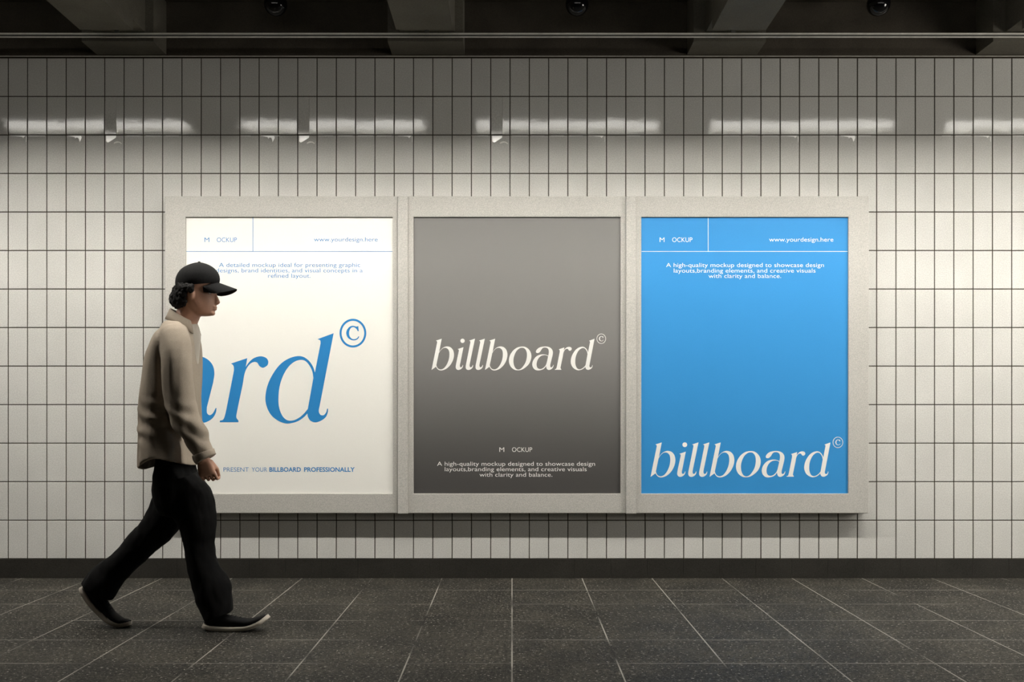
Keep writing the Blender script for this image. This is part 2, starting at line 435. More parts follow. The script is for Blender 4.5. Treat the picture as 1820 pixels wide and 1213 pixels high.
def filled(name, outlines, tf, y, material, parent, thick=.0006, clip_x=None):
    """flat printed lettering: outlines in glyph units, tf maps them to photo pixels"""
    cu = bpy.data.curves.new('tmp', 'CURVE'); cu.dimensions = '2D'; cu.fill_mode = 'BOTH'
    for o in outlines:
        sp = cu.splines.new('POLY'); sp.points.add(len(o) - 1); sp.use_cyclic_u = True
        for k, (u, v) in enumerate(o):
            px, py = tf(u, v); w = P(px, py, y); sp.points[k].co = (w.x, w.z, 0, 1)
    ob = bpy.data.objects.new('tmp', cu); COL.objects.link(ob)
    dg = bpy.context.evaluated_depsgraph_get()
    me = bpy.data.meshes.new_from_object(ob.evaluated_get(dg))
    bpy.data.objects.remove(ob)
    return finish_text(name, me, y, material, parent, thick, clip_x)

def finish_text(name, me, y, material, parent, thick=.0006, clip_x=None):
    bm = bmesh.new(); bm.from_mesh(me)
    for v in bm.verts: v.co = (v.co.x, y, v.co.y)
    if clip_x is not None:
        bmesh.ops.bisect_plane(bm, geom=bm.verts[:] + bm.edges[:] + bm.faces[:], plane_co=(clip_x, 0, 0), plane_no=(-1, 0, 0), clear_outer=True)
    bmesh.ops.remove_doubles(bm, verts=bm.verts, dist=1e-6)
    bmesh.ops.recalc_face_normals(bm, faces=bm.faces)
    pw = parent_world(parent)
    for v in bm.verts: v.co -= pw
    bm.to_mesh(me); bm.free()
    me.materials.clear(); me.materials.append(material); me.name = name
    o = bpy.data.objects.new(name, me); COL.objects.link(o); o.parent = parent
    return o

def raw_text(body, offset=0.0):
    cu = bpy.data.curves.new('tmp', 'FONT'); cu.body = body; cu.size = 1.0; cu.offset = offset; cu.resolution_u = 4
    ob = bpy.data.objects.new('tmp', cu); COL.objects.link(ob)
    bpy.context.view_layer.update()
    dg = bpy.context.evaluated_depsgraph_get()
    me = bpy.data.meshes.new_from_object(ob.evaluated_get(dg))
    bpy.data.objects.remove(ob)
    return me
_h = raw_text('H'); CAPH = max(v.co.y for v in _h.vertices)
def text_line(name, runs, base_py, cap_px, y, material, parent):
    if len(runs) > 1:
        for r in runs: text_line(name, [r], base_py, cap_px, y, material, parent)
        return
    """runs: (string, px_left, px_right, stroke offset)"""
    allv, allf = [], []
    for s, xa, xb, off in runs:
        me = raw_text(s, off)
        n = len(me.vertices); co = np.empty(n*3); me.vertices.foreach_get('co', co); co = co.reshape(-1, 3)
        x0, x1 = co[:, 0].min(), co[:, 0].max()
        b = len(allv)
        for v in co:
            px = xa + (v[0] - x0) / (x1 - x0) * (xb - xa); py = base_py - v[1] / CAPH * cap_px
            w = P(px, py, y); allv.append((w.x, w.z, 0))
        allf += [[b + i for i in p.vertices] for p in me.polygons]
    me = bpy.data.meshes.new(name); me.from_pydata(allv, [], allf)
    return finish_text(name, me, y, material, parent)

# ------------------------------------------------------------------ billboards
TP = .091; YFc = -TP              # face of the frames stands off the wall
YP = YFc + .011                   # poster sheet, recessed
YT = YP - .0007                   # ink
def billboard(x0, x1, px0, px1, label, pmat, strip):
    a = P(x0, 913, YFc); b = P(x1, 349, YFc); pa = P(px0, 878, YFc); pb = P(px1, 386, YFc)
    t = empty('billboard', ((a.x + b.x) / 2, 0, a.z))
    vs, fs = [], []
    # one closed ring-shaped casing
    def rect(y, p, q): return [(p.x, y, p.z), (q.x, y, p.z), (q.x, y, q.z), (p.x, y, q.z)]
    vs = rect(-.002, a, b) + rect(YFc, a, b) + rect(YFc, pa, pb) + rect(YP + .004, pa, pb)
    for k in range(4):
        j = (k + 1) % 4
        fs += [[k, j, 4+j, 4+k], [4+k, 4+j, 8+j, 8+k], [8+k, 8+j, 12+j, 12+k]]
    fs += [[0, 3, 2, 1], [12, 13, 14, 15]]
    o = mesh_obj('frame', vs, fs, M['frame'], t); bevel(o, .0035, 2)
    vs, fs = [], []
    box(vs, fs, (pa.x + .0003, YP, pa.z + .0003), (pb.x - .0003, YP + .003, pb.z - .0003))
    c = Vector(((pa.x + pb.x)/2, YP, pa.z))
    po = mesh_obj('poster', vs, fs, pmat, t, origin=c)
    if strip:
        sa = P(strip[0], 914, YFc - .016); sb = P(strip[1], 349, YFc - .016)
        vs, fs = [], []; box(vs, fs, (sa.x, YFc - .016, sa.z), (sb.x, YFc + .002, sb.z))
        s = mesh_obj('cover_strip', vs, fs, M['frame'], t); bevel(s, .003, 2)
    tag(t, label, 'billboard', 'framed posters on the tiled wall')
    return po
hgt = 492 * S * .986
M['grey'] = gradient_poster('grey_poster_paper', (.190, .184, .174), (.062, .059, .056), 0.0, hgt * .62)
p1 = billboard(293, 706.3, 330, 698, 'framed white poster with large cropped blue lettering, behind the walking person', M['white'], None)
p2 = billboard(706.3, 1112, 735, 1103, 'framed dark grey poster with white lettering across its middle', M['grey'], (706.8, 725))
p3 = billboard(1112, 1544.5, 1140, 1508, 'framed bright blue poster with large white lettering near its bottom', M['blue'], (1112.5, 1131))

TH_ = -.004
# white poster
sc1 = 1 / (6.067 * K)
tf1 = lambda u, v: (592.95 + (u - 4945) * sc1, 593 + (v - 182) * sc1)
filled('headline_lettering', word(['a', 'r', 'd']), tf1, YT, M['blue_ink'], p1, clip_x=P(330.4, 0, YT).x)
filled('copyright_mark', copyright_mark(22), tf1, YT, M['blue_ink'], p1)
text_line('small_lettering', [('M', 363.5, 372, TH_), ('OCKUP', 385.3, 421, TH_)], 430.5, 8, YT, M['blue_ink'], p1)
text_line('small_lettering', [('www.yourdesign.here', 558, 671.3, TH_)], 429.4, 7.4, YT, M['blue_ink'], p1)
text_line('small_lettering', [('A detailed mockup ideal for presenting graphic', 389.2, 640.2, TH_)], 474.8, 7.3, YT, M['blue_ink'], p1)
text_line('small_lettering', [('designs, brand identities, and visual concepts in a', 384, 644.5, TH_)], 484.5, 7.3, YT, M['blue_ink'], p1)
text_line('small_lettering', [('refined layout.', 476.5, 552, TH_)], 494, 7.3, YT, M['blue_ink'], p1)
text_line('small_lettering', [('PRESENT', 397.3, 442, -.008), ('YOUR', 447.4, 474.7, -.008), ('BILLBOARD', 478.8, 534.8, .020), ('PROFESSIONALLY', 540.5, 630.4, .020)], 838.9, 7.6, YT, M['blue_ink'], p1)
# grey poster
sc3 = 1 / 15.167; sc2 = sc3 * .906
tf3 = lambda u, v: (1150 + u * sc3, 775 + v * sc3)
tf2 = lambda u, v: (1056.7 + (u - 4945) * sc2, 602.6 + (v - 182) * sc2)
ALL = ['b1', 'i', 'l1', 'l2', 'b2', 'o', 'a', 'r', 'd']
filled('headline_lettering', word(ALL), tf2, YT, M['white_ink'], p2)
filled('copyright_mark', copyright_mark(15), tf2, YT, M['white_ink'], p2)
text_line('small_lettering', [('M', 887.6, 896.2, TH_), ('OCKUP', 910, 945.9, TH_)], 803.6, 7.9, YT, M['white_ink'], p2)
text_line('small_lettering', [('A high-quality mockup designed to showcase design', 777, 1057.5, TH_)], 828.4, 7.3, YT, M['white_ink'], p2)
text_line('small_lettering', [('layouts,branding elements, and creative visuals', 790.5, 1042.7, TH_)], 838, 7.3, YT, M['white_ink'], p2)
text_line('small_lettering', [('with clarity and balance.', 852.2, 981.7, TH_)], 847.8, 7.3, YT, M['white_ink'], p2)
# blue poster
filled('headline_lettering', word(ALL), tf3, YT, M['white_ink'], p3)
filled('copyright_mark', copyright_mark(15), tf3, YT, M['white_ink'], p3)
text_line('small_lettering', [('M', 1172.5, 1181, TH_), ('OCKUP', 1194.7, 1230.6, TH_)], 430.4, 8, YT, M['white_ink'], p3)
text_line('small_lettering', [('www.yourdesign.here', 1367, 1481.2, TH_)], 429.6, 7.4, YT, M['white_ink'], p3)
text_line('small_lettering', [('A high-quality mockup designed to showcase design', 1183.9, 1464.3, TH_)], 475, 7.3, YT, M['white_ink'], p3)
text_line('small_lettering', [('layouts,branding elements, and creative visuals', 1197.6, 1449.5, TH_)], 484.8, 7.3, YT, M['white_ink'], p3)
text_line('small_lettering', [('with clarity and balance.', 1259.3, 1388.3, TH_)], 494.4, 7.3, YT, M['white_ink'], p3)
def rules(x0, x1, xv, m, par):
    for lo, hi in (((x0 + .3, 447.7), (x1 - .3, 446.8)), ((xv - .45, 447), (xv + .45, 386.4))):
        p, q = P(lo[0], lo[1], YT), P(hi[0], hi[1], YT)
        mesh_obj('printed_rule', [(p.x, YT, p.z), (q.x, YT, p.z), (q.x, YT, q.z), (p.x, YT, q.z)], [[0, 1, 2, 3]], m, par)
rules(330, 698, 449.6, M['blue_ink'], p1); rules(1140, 1508, 1258.6, M['white_ink'], p3)

# ------------------------------------------------------------------ the walking person
YC = -1.492
def loft(rings, cap=True):
    n = len(rings[0]); vs = [tuple(p) for r in rings for p in r]; fs = []
    for j in range(len(rings) - 1):
        for i in range(n): fs.append([j*n + i, j*n + (i+1) % n, (j+1)*n + (i+1) % n, (j+1)*n + i])
    if cap:
        for base in (0, (len(rings)-1)*n):
            c = np.mean(np.array(vs[base:base+n]), axis=0); vs.append(tuple(c)); k = len(vs) - 1
            for i in range(n): fs.append([base + i, base + (i+1) % n, k])
    return vs, fs
def resample(rows, sub=4):
    """smoothly interpolate rows of numbers"""
    r = [np.array(x, float) for x in rows]; out = []
    for i in range(len(r) - 1):
        p0 = r[max(i-1, 0)]; p1_, p2_ = r[i], r[i+1]; p3_ = r[min(i+2, len(r)-1)]
        for s in range(sub):
            t = s / sub
            out.append(.5 * ((2*p1_) + (-p0 + p2_)*t + (2*p0 - 5*p1_ + 4*p2_ - p3_)*t*t + (-p0 + 3*p1_ - 3*p2_ + p3_)*t**3))
    out.append(r[-1]); return out
def limb(rows, n=28, sub=4, ends=None, fold=0.0, seed=0):
    """rows: px, py, y, half width in px (across the limb, in the walking plane), half depth in m"""
    rr = resample(rows, sub); rings = []
    C = [P(q[0], q[1], q[2]) for q in rr]
    for i, q in enumerate(rr):
        a, b = C[max(i-1, 0)], C[min(i+1, len(C)-1)]
        d = (b - a); d.y *= 1; d.normalize()
        if ends and i == len(rr)-1: d = Vector(ends).normalized()
        side = Vector((0, 1, 0)); side = (side - d * side.dot(d)).normalized()
        u = d.cross(side)
        w = q[3] * (D + q[2]) / F; ring = []
        for k in range(n):
            t = 2*PI*k/n
            f = 1 + fold * math.sin(3*t + i*.7 + seed) * .5 + fold * math.sin(5*t - i*.45 + seed*2) * .4
            ring.append(C[i] + u * (w * math.cos(t) * f) + side * (q[4] * math.sin(t) * f))
        rings.append(ring)
    return loft(rings)
def slab_rings(rows, n=40, narrow=.2, sub=3, y=YC, zfun=None):
    """rows: py, px_back, px_front, half width in m"""
    rr = resample(rows, sub); rings = []
    for i, q in enumerate(rr):
        a = P(q[1], q[0], y); b = P(q[2], q[0], y); cx = (a.x + b.x)/2; h = (b.x - a.x)/2
        ring = []
        for k in range(n):
            t = 2*PI*k/n; ct, st = math.cos(t), math.sin(t)
            sx = math.copysign(abs(ct)**.85, ct); sy = math.copysign(abs(st)**.9, st)
            w = q[3] * (1 - narrow * max(0, ct))
            z = a.z + (zfun(q[0], t) if zfun else 0)
            ring.append((cx + h*sx, y + w*sy, z))
        rings.append(ring)
    return rings
def blob(c, r, n=16):
    vs, fs = [], []
    for j in range(n//2 + 1):
        ph = PI*j/(n//2)
        for i in range(n):
            th = 2*PI*i/n; vs.append((c[0] + r[0]*math.sin(ph)*math.cos(th), c[1] + r[1]*math.sin(ph)*math.sin(th), c[2] + r[2]*math.cos(ph)))
    for j in range(n//2):
        for i in range(n): fs.append([j*n + i, j*n + (i+1) % n, (j+1)*n + (i+1) % n, (j+1)*n + i])
    return vs, fs
def fuse(name, parts, voxel, smooth, material, parent=None, disp=None, factor=.5):
    vs, fs = [], []
    for v, f in parts:
        b = len(vs); vs += [tuple(x) for x in v]; fs += [[b + i for i in q] for q in f]
    me = bpy.data.meshes.new(name); me.from_pydata(vs, [], fs)
    bm = bmesh.new(); bm.from_mesh(me); bmesh.ops.remove_doubles(bm, verts=bm.verts, dist=1e-6); bmesh.ops.recalc_face_normals(bm, faces=bm.faces); bm.to_mesh(me); bm.free()
    ob = bpy.data.objects.new('tmp', me); COL.objects.link(ob)
    r = ob.modifiers.new('r', 'REMESH'); r.mode = 'VOXEL'; r.voxel_size = voxel
    s = ob.modifiers.new('s', 'SMOOTH'); s.iterations = smooth; s.factor = factor
    dg = bpy.context.evaluated_depsgraph_get()
    out = bpy.data.meshes.new_from_object(ob.evaluated_get(dg)); bpy.data.objects.remove(ob)
    if disp:
        n = len(out.vertices); co = np.empty(n*3); out.vertices.foreach_get('co', co); co = co.reshape(-1, 3)
        no = np.empty(n*3); out.vertices.foreach_get('normal', no); no = no.reshape(-1, 3)
        for i in range(n): co[i] += disp(co[i], no[i])
        out.vertices.foreach_set('co', co.ravel())
    pw = parent_world(parent) if parent else PERSON
    n = len(out.vertices); co = np.empty(n*3); out.vertices.foreach_get('co', co); co = co.reshape(-1, 3) - np.array(pw)
    out.vertices.foreach_set('co', co.ravel())
    out.polygons.foreach_set('use_smooth', [True]*len(out.polygons))
    out.materials.clear(); out.materials.append(material); out.name = name; out.update()
    o = bpy.data.objects.new(name, out); COL.objects.link(o)
    if parent: o.parent = parent
    else: o.location = PERSON
    return o
PERSON = Vector((P(330, 1117, YC).x, YC, 0))

def hand(W, d, L, I, s=1.0):
    """W wrist, d towards fingertips, L towards the thumb side, I towards the palm side"""
    parts = []
    W, d, L, I = Vector(W), Vector(d).normalized(), Vector(L).normalized(), Vector(I).normalized()
    rows = [(-.03, .027, .021), (0, .027, .020), (.02, .034, .019), (.05, .041, .0165), (.078, .042, .0145), (.088, .036, .011)]
    rings = []
    for t, a, b in rows:
        rings.append([W + d*(t*s) + L*(a*s*math.copysign(abs(math.cos(q))**.7, math.cos(q))) + I*(b*s*math.copysign(abs(math.sin(q))**.8, math.sin(q))) for q in [2*PI*k/20 for k in range(20)]])
    parts.append(loft(rings))
    def chain(p, dirs, lens, rads):
        pts = [Vector(p)]
        for dd, ll in zip(dirs, lens): pts.append(pts[-1] + dd*ll)
        for k in range(len(pts)-1):
            a, b = pts[k], pts[k+1]; ax = (b - a).normalized(); u = ax.orthogonal().normalized(); v = ax.cross(u)
            rr = []
            for tt, q in ((-.25, .6), (0, 1), (.5, .97), (1, 1)):
                rad = (rads[k]*(1-max(tt, 0)) + rads[k+1]*max(tt, 0)) * q
                c = a + ax*(tt*(b-a).length if tt >= 0 else tt*rads[k]*2)
                rr.append([c + u*rad*math.cos(2*PI*m/12) + v*rad*math.sin(2*PI*m/12) for m in range(12)])
            parts.append(loft(rr)); parts.append(blob(b, (rads[k+1],)*3, 12))
    for k, (lo, ln, bend) in enumerate([(.0325, .95, 0), (.0108, 1.03, 5), (-.0108, .96, 10), (-.0318, .78, 14)]):
        an = [math.radians(x + bend) for x in (34, 92, 140)]
        base = W + d*(.079*s) + L*(lo*s)
        fan = L * (lo * 1.6)
        parts_dir = [(d*math.cos(q) + I*math.sin(q) + fan*.6).normalized() for q in an]
        chain(base, parts_dir, [x*ln*s for x in (.043, .027, .021)], [x*s for x in (.0092, .0085, .0078, .0068)])
    tb = W + d*(.022*s) + L*(.028*s) + I*(.004*s)
    t1 = (d*.88 + L*.32 + I*.40).normalized(); t2 = (d*.90 - L*.10 + I*.42).normalized()
    chain(tb, [t1, t1, t2], [.025*s, .028*s, .030*s], [.013*s, .012*s, .0105*s, .0085*s])
    return parts

def build_person():
    parts = []
    px = (D + YC) / F
    # head
    head = [(471, 340, 365, 14*px), (476, 330, 373, 21*px), (485, 322, 381, 26*px), (495, 318, 385.5, 28.5*px), (505, 317, 386.5, 29*px), (512, 317, 386, 29*px),
            (519, 318, 382, 28*px), (527, 320, 382.5, 27*px), (535, 322, 383, 26*px), (542, 326, 383.5, 24.5*px), (549, 332, 382.5, 22*px), (555, 338, 381, 19*px), (559.5, 345, 379, 15*px), (562, 352, 374, 9*px)]
    parts.append(loft(slab_rings(head, narrow=.32, sub=3)))
    # nose
    rings = []
    for (nx, ny, hw, dp) in ((381.5, 517, 3, 1.0), (384, 523, 3.5, 3), (386.6, 529, 4, 5), (389.6, 535, 5.4, 7), (390.4, 538.5, 6.0, 7.5), (386, 542, 4.5, 4)):
        c = P(nx - dp, ny, YC); h = hw*px; dd = dp*px + .003
        rings.append([(c.x + dd*math.cos(t), YC + h*math.sin(t), c.z) for t in [2*PI*k/16 for k in range(16)]])
    parts.append(loft(rings))
    # lips, chin, brow, ears
    parts.append(blob(P(381.8, 546.3, YC), (4.2*px, 8.5*px, 1.7*px))); parts.append(blob(P(381.0, 550.2, YC), (4.4*px, 8*px, 2.0*px)))
    parts.append(blob(P(376.8, 557.5, YC), (5.4*px, 9*px, 4.2*px))); parts.append(blob(P(378, 513.5, YC), (7.6*px, 21*px, 3.4*px)))
    for sg in (-1, 1):
        parts.append(blob((P(348, 524, YC).x, YC + sg*.073, P(348, 524, YC).z), (.016, .010, .030)))
    # neck and torso
    parts.append(limb([(341, 540, YC, 20, .053), (336, 556, YC, 20.5, .055), (328, 574, YC, 22, .062), (322, 592, YC, 28, .09)]))
    tor = [(584, 302, 334, .10), (594, 296, 338, .15), (608, 290, 341, .172), (640, 281, 342, .17), (690, 278, 340, .155), (740, 280, 335, .142), (785, 290, 330, .130), (825, 293, 330, .128), (842, 298, 328, .11)]
    parts.append(loft(slab_rings(tor, narrow=.1)))
    # arms
    yr_, yl_ = YC - .205, YC + .205
    parts.append(limb([(314, 596, YC - .15, 19, .045), (315, 625, yr_, 17, .047), (319, 680, yr_-.005, 15, .042), (325, 726, yr_-.005, 14, .039), (341, 768, yr_-.0, 13.5, .036), (357, 808, yr_, 10, .026), (362, 822, yr_, 10, .024)]))
    parts.append(limb([(318, 598, YC + .15, 19, .045), (318, 628, yl_, 17, .047), (316, 680, yl_, 15, .042), (316, 722, yl_, 14, .039), (322, 770, yl_, 13, .035), (330, 808, yl_, 9.5, .025), (332, 820, yl_, 9.5, .024)]))
    parts += hand(P(361.5, 815, yr_), (.24, .02, -1), (1, 0, .22), (0.05, 1, 0), .93)
    parts += hand(P(331, 816, yl_), (.10, 0, -1), (1, 0, .1), (0, -1, 0), .93)
    # legs and feet (inside trousers and shoes)
    parts.append(limb([(322, 866, YC - .075, 22, .058), (341, 900, YC - .075, 23, .07), (351, 960, YC - .06, 16, .052), (361, 1020, YC - .05, 14, .045), (372, 1085, YC - .042, 10, .034), (376, 1106, YC - .04, 12, .032)]))
    parts.append(limb([(320, 866, YC + .075, 22, .058), (294, 905, YC + .075, 23, .07), (258, 960, YC + .06, 16, .052), (215, 1005, YC + .052, 14, .045), (181, 1042, YC + .048, 10, .034), (173, 1056, YC + .048, 12, .032)]))
    def sockets(c, n):
        d = np.zeros(3)
        for sg in (-1, 1):
            e = P(377.5, 520.5, YC); r = math.sqrt(((c[0]-e.x)/.026)**2 + ((c[1]-(YC+sg*.031))/.018)**2 + ((c[2]-e.z)/.013)**2)
            if r < 1: d += np.array((-.008, 0, 0)) * (1 - r*r)**2
        return d
    body = fuse('person', parts, .0036, 3, M['skin'], None, sockets)
    # eyes and brows
    for sg in (-1, 1):
        e = P(375.3, 520.8, YC); c = Vector((e.x, YC + sg*.029, e.z))
        vs, fs = [], []; sphere(vs, fs, c, .0115, 20, 12)
        o = mesh_obj('eye', vs, fs, [M['eye'], M['iris']], body, smooth=True)
        o.data.polygons.foreach_set('material_index', [1 if (Vector(pp.center) + parent_world(o)).x > c.x + .0092 else 0 for pp in o.data.polygons])
        e = P(382.5, 514, YC)
        v, f = blob((e.x - .003, YC + sg*.033, e.z + .001), (.007, .019, .0035))
        mesh_obj('eyebrow', v, f, M['hair'], body, smooth=True)
    return body
body = build_person()
tag(body, 'person in black cap, beige overshirt and black trousers walking to the right past the posters', 'person')

def noise3(c, s, seed=0): return mnoise.noise(Vector((c[0]*s[0] + seed, c[1]*s[1] + seed*1.7, c[2]*s[2])))

# hair
parts = []
hr = random.Random(5)
skull = Vector((P(349, 0, YC).x, YC, P(0, 520, YC).z))
px_ = (D + YC) / F
for i in range(330):
    py = hr.uniform(513, 546)
    ang = hr.uniform(-1, 1) * 2.05            # around from the back of the head
    w = 29.5 if py < 530 else 29.5 - (py - 530)*.25
    back = 317 - 9*math.exp(-((py-533)/13)**2) + (max(0, py-541))*1.0
    cx = 347; hx = cx - back
    ca = math.cos(ang)
    x = cx - hx*ca if ca > 0 else cx - 12*ca
    if x > 351: continue
    if x > 343 and py > 520: continue
    if x > 337 and py > 533: continue
    y = YC + math.sin(ang)*(w + 2)*px_
    c = P(x, py, YC); r = hr.uniform(.010, .017)
    parts.append(blob((c.x, y, c.z), (r*hr.uniform(.8, 1.3), r, r*hr.uniform(.9, 1.3)), 10))
parts.append(loft(slab_rings([(506, 318, 350, 29*px_), (515, 314, 347, 30.5*px_), (528, 309, 341, 29*px_), (539, 308, 336, 27*px_), (546, 314, 331, 18*px_)], narrow=0, sub=2)))
hair = fuse('hair', parts, .0042, 2, M['hair'], body, lambda c, n: n * (+.0075*noise3(c, (62, 62, 50)) + .0035*noise3(c, (160, 160, 120), 3)))
hair['label'] = 'dark wavy hair down to the collar'

# cap
crown = [(509.5, 315, 386.5, 31*px_), (504, 313.5, 389, 32*px_), (497, 313.5, 389.5, 32*px_), (489, 316, 388, 30.8*px_), (481, 322, 384, 27.5*px_), (475, 330, 378, 22.5*px_), (470.5, 339, 370, 15*px_), (467.6, 348, 361, 6.5*px_), (466.8, 353, 356, 1.2*px_)]
inner = [(509.5, 317.5, 384, 29*px_), (500, 318, 385, 29.6*px_), (488, 320, 384, 28.5*px_)]
def tilt(py, t):   # lower at the back of the head
    if py < 480: return 0
    k = min(1, (py - 480)/29); return -k * .0125 * (-math.cos(t))
rings = slab_rings(inner[::-1], sub=3, narrow=.05, zfun=tilt) + slab_rings(crown, sub=4, narrow=.05, zfun=tilt)
v, f = loft(rings)
cap = mesh_obj('cap', v, f, M['cap'], body, smooth=True); cap['label'] = 'black baseball cap'
# brim
vs, fs = [], []
nu, nv = 12, 25
for lay in (0, 1):
    for j in range(nv):
        q = -1 + 2*j/(nv-1)
        for i in range(nu):
            u = i/(nu-1)
            root = P(388 - 17*q*q, 501.5 + 8*q*q, YC); L_ = .094 * math.sqrt(max(0, 1 - abs(q)**2.6))
            xx = root.x - .006 + L_*u; yy = YC + q*(.076 - .012*u)
            zz = root.z - L_*u*.36 + .012*0 - .030*q*q*(.35 + .65*u)
            vs.append((xx, yy, zz - (.0035 if lay else 0)))
g = nu*nv
for j in range(nv-1):
    for i in range(nu-1):
        a = j*nu + i; fs.append([a, a+1, a+nu+1, a+nu]); fs.append([g+a, g+a+nu, g+a+nu+1, g+a+1])
for j in range(nv-1):
    for i in (0, nu-1): a = j*nu + i; fs.append([a, a+nu, g+a+nu, g+a])
for i in range(nu-1):
    for j in (0, nv-1): a = j*nu + i; fs.append([a, a+1, g+a+1, g+a])
mesh_obj('brim', vs, fs, M['cap'], cap, smooth=True)
c = P(354, 466.5, YC); v, f = blob((c.x, YC, c.z), (.007, .007, .004)); mesh_obj('button', v, f, M['cap'], cap, smooth=True)

# t-shirt in the open front
parts = [loft(slab_rings([(569, 313, 346, .058), (576, 309, 350, .062), (586, 305, 354, .066), (600, 302, 356.5, .070), (640, 300, 353, .075), (700, 300, 348, .08)], narrow=.35))]
tee = fuse('t_shirt', parts, .005, 3, M['tee'], body); tee['label'] = 'off-white t-shirt in the open shirt front'

# overshirt
def hem(py, t):
    k = max(0, (py - 740) / 85.0); k = min(k, 1)
    c = math.cos(t)
    return k * (-.070 if c < 0 else -.048) * abs(c)**1.3
sh = [(571, 305, 338, .075), (577, 300, 341, .10), (584, 292, 344, .155), (594, 286, 347, .20), (612, 279, 351, .222), (640, 268, 353.5, .225), (680, 262, 355, .225), (720, 259, 355, .226), (760, 258, 354, .23), (795, 257, 353, .235), (812, 256.5, 353.5, .238)]
outer = slab_rings(sh, narrow=.12, zfun=hem)
inn = slab_rings([(812, 262, 346, .226), (800, 264, 343, .220), (790, 268, 340, .20)], narrow=.12, zfun=hem)
parts = [loft(outer + inn)]
parts.append(limb([(305, 590, YC - .10, 22, .06), (309, 598, YC - .165, 24, .065), (312, 630, yr_ - .01 if 0 else YC - .215, 25, .065), (316, 680, YC - .222, 25, .066), (322, 724, YC - .225, 24.5, .062), (334, 752, YC - .22, 24, .060), (348, 780, YC - .212, 21.5, .055), (359, 802, YC - .207, 19, .047), (363, 811, YC - .205, 18.5, .044)], fold=.03))
parts.append(limb([(308, 590, YC + .10, 22, .06), (312, 600, YC + .165, 24, .065), (314, 630, YC + .215, 24, .065), (312, 680, YC + .222, 24, .064), (314, 724, YC + .22, 23, .06), (320, 770, YC + .21, 20, .055), (328, 808, YC + .205, 16, .042)], fold=.03))
def folds(c, n):
    x, y, z = c
    a = .012*noise3(c, (9, 7, 2.2), 1) + .0075*noise3(c, (24, 16, 5), 4)
    if y < YC - .15 and .75 < z < 1.12:      # creases around the bend of the elbow
        a += .006*math.sin((z*1.0 + x*.55)*78 + 3*noise3(c, (8, 8, 8), 2)) * math.exp(-((z-.97)/.09)**2)
    return n * np.array((1, 1, .15 if z < .9 else 1)) * a
shirt = fuse('overshirt', parts, .0052, 5, M['shirt'], body, folds)
shirt['label'] = 'loose beige cotton overshirt hanging over the trousers'
# collar: a folded band, open at the throat
rings = []
for q in range(41):
    t = math.radians(42) + (2*PI - math.radians(84)) * q/40
    c = P(326, 574, YC); ct, st = math.cos(t), math.sin(t); fr = max(0, ct)
    prof = [(.054, .030), (.058, .034), (.064, .030), (.074, .006), (.084, -.014 - .022*fr), (.080, -.017 - .022*fr), (.068, -.004), (.058, .004)]
    rings.append([(c.x + r_*ct*(1.0 + .10*fr), YC + (r_ + .006)*st, c.z + dz - .034*ct) for r_, dz in prof])
v, f = loft(rings, cap=True)
col = mesh_obj('collar', v, f, M['shirt'], shirt, smooth=True)
# cuff
v, f = limb([(360.5, 804, YC - .2065, 20, .048), (362, 808, YC - .206, 20.6, .0495), (365, 815, YC - .205, 20.2, .048), (366, 817, YC - .205, 18.6, .044)], fold=.02)
mesh_obj('cuff', v, f, M['shirt'], shirt, smooth=True)
# chest pocket flap, on the near front
vs, fs = [], []
for a_, py in enumerate((668, 690)):
    for b_, t in enumerate(np.linspace(-.95, -.45, 9)):
        for off_ in (.006, .013):
            q = P(312, py, YC); vs.append((q.x + (.118 + off_)*math.cos(t), YC + (.20 + off_)*math.sin(t), q.z))
for b_ in range(8):
    a0 = b_*2; a1 = 18 + b_*2
    fs += [[a0+1, a0+3, a1+3, a1+1], [a0, a0+2, a0+3, a0+1], [a1, a1+1, a1+3, a1+2], [a0, a1, a1+2, a0+2]]
fs += [[0, 1, 19, 18], [16, 34, 35, 17]]
mesh_obj('pocket_flap', vs, fs, M['shirt'], shirt)

# trousers
parts = []
parts.append(loft(slab_rings([(796, 286, 336, .150), (815, 283, 339, .160), (840, 281, 346, .176), (870, 279, 360, .180), (895, 281, 368, .165), (915, 290, 360, .13)], narrow=.05)))
parts.append(limb([(320, 856, YC - .075, 32, .094), (335, 884, YC - .076, 41, .100), (346, 912, YC - .075, 38, .096), (352, 940, YC - .07, 31.5, .088), (353, 964, YC - .062, 27, .082), (356.5, 990, YC - .056, 26.5, .080), (364, 1016, YC - .05, 29, .083), (375, 1043, YC - .046, 32, .086), (381, 1064, YC - .043, 31, .086), (386, 1085, YC - .042, 28, .082), (389, 1095, YC - .042, 26, .080)], fold=.018, ends=(.35, 0, -1)))
parts.append(limb([(320, 850, YC + .072, 38, .098), (312, 885, YC + .074, 38, .100), (294, 920, YC + .07, 34, .096), (272, 947, YC + .066, 29, .090), (243, 975, YC + .06, 26, .082), (217, 1002, YC + .055, 25, .079), (196, 1022, YC + .05, 28.5, .083), (178, 1043, YC + .048, 31, .085), (172, 1051, YC + .048, 30, .083)], fold=.018, ends=(-.60, 0, -1)))
def tf_(c, n): return n * (.007*noise3(c, (14, 12, 7), 6) + .0035*noise3(c, (34, 30, 22), 9))
trou = fuse('trousers', parts, .005, 4, M['trouser'], body, tf_)
trou['label'] = 'loose black trousers with wide hems'

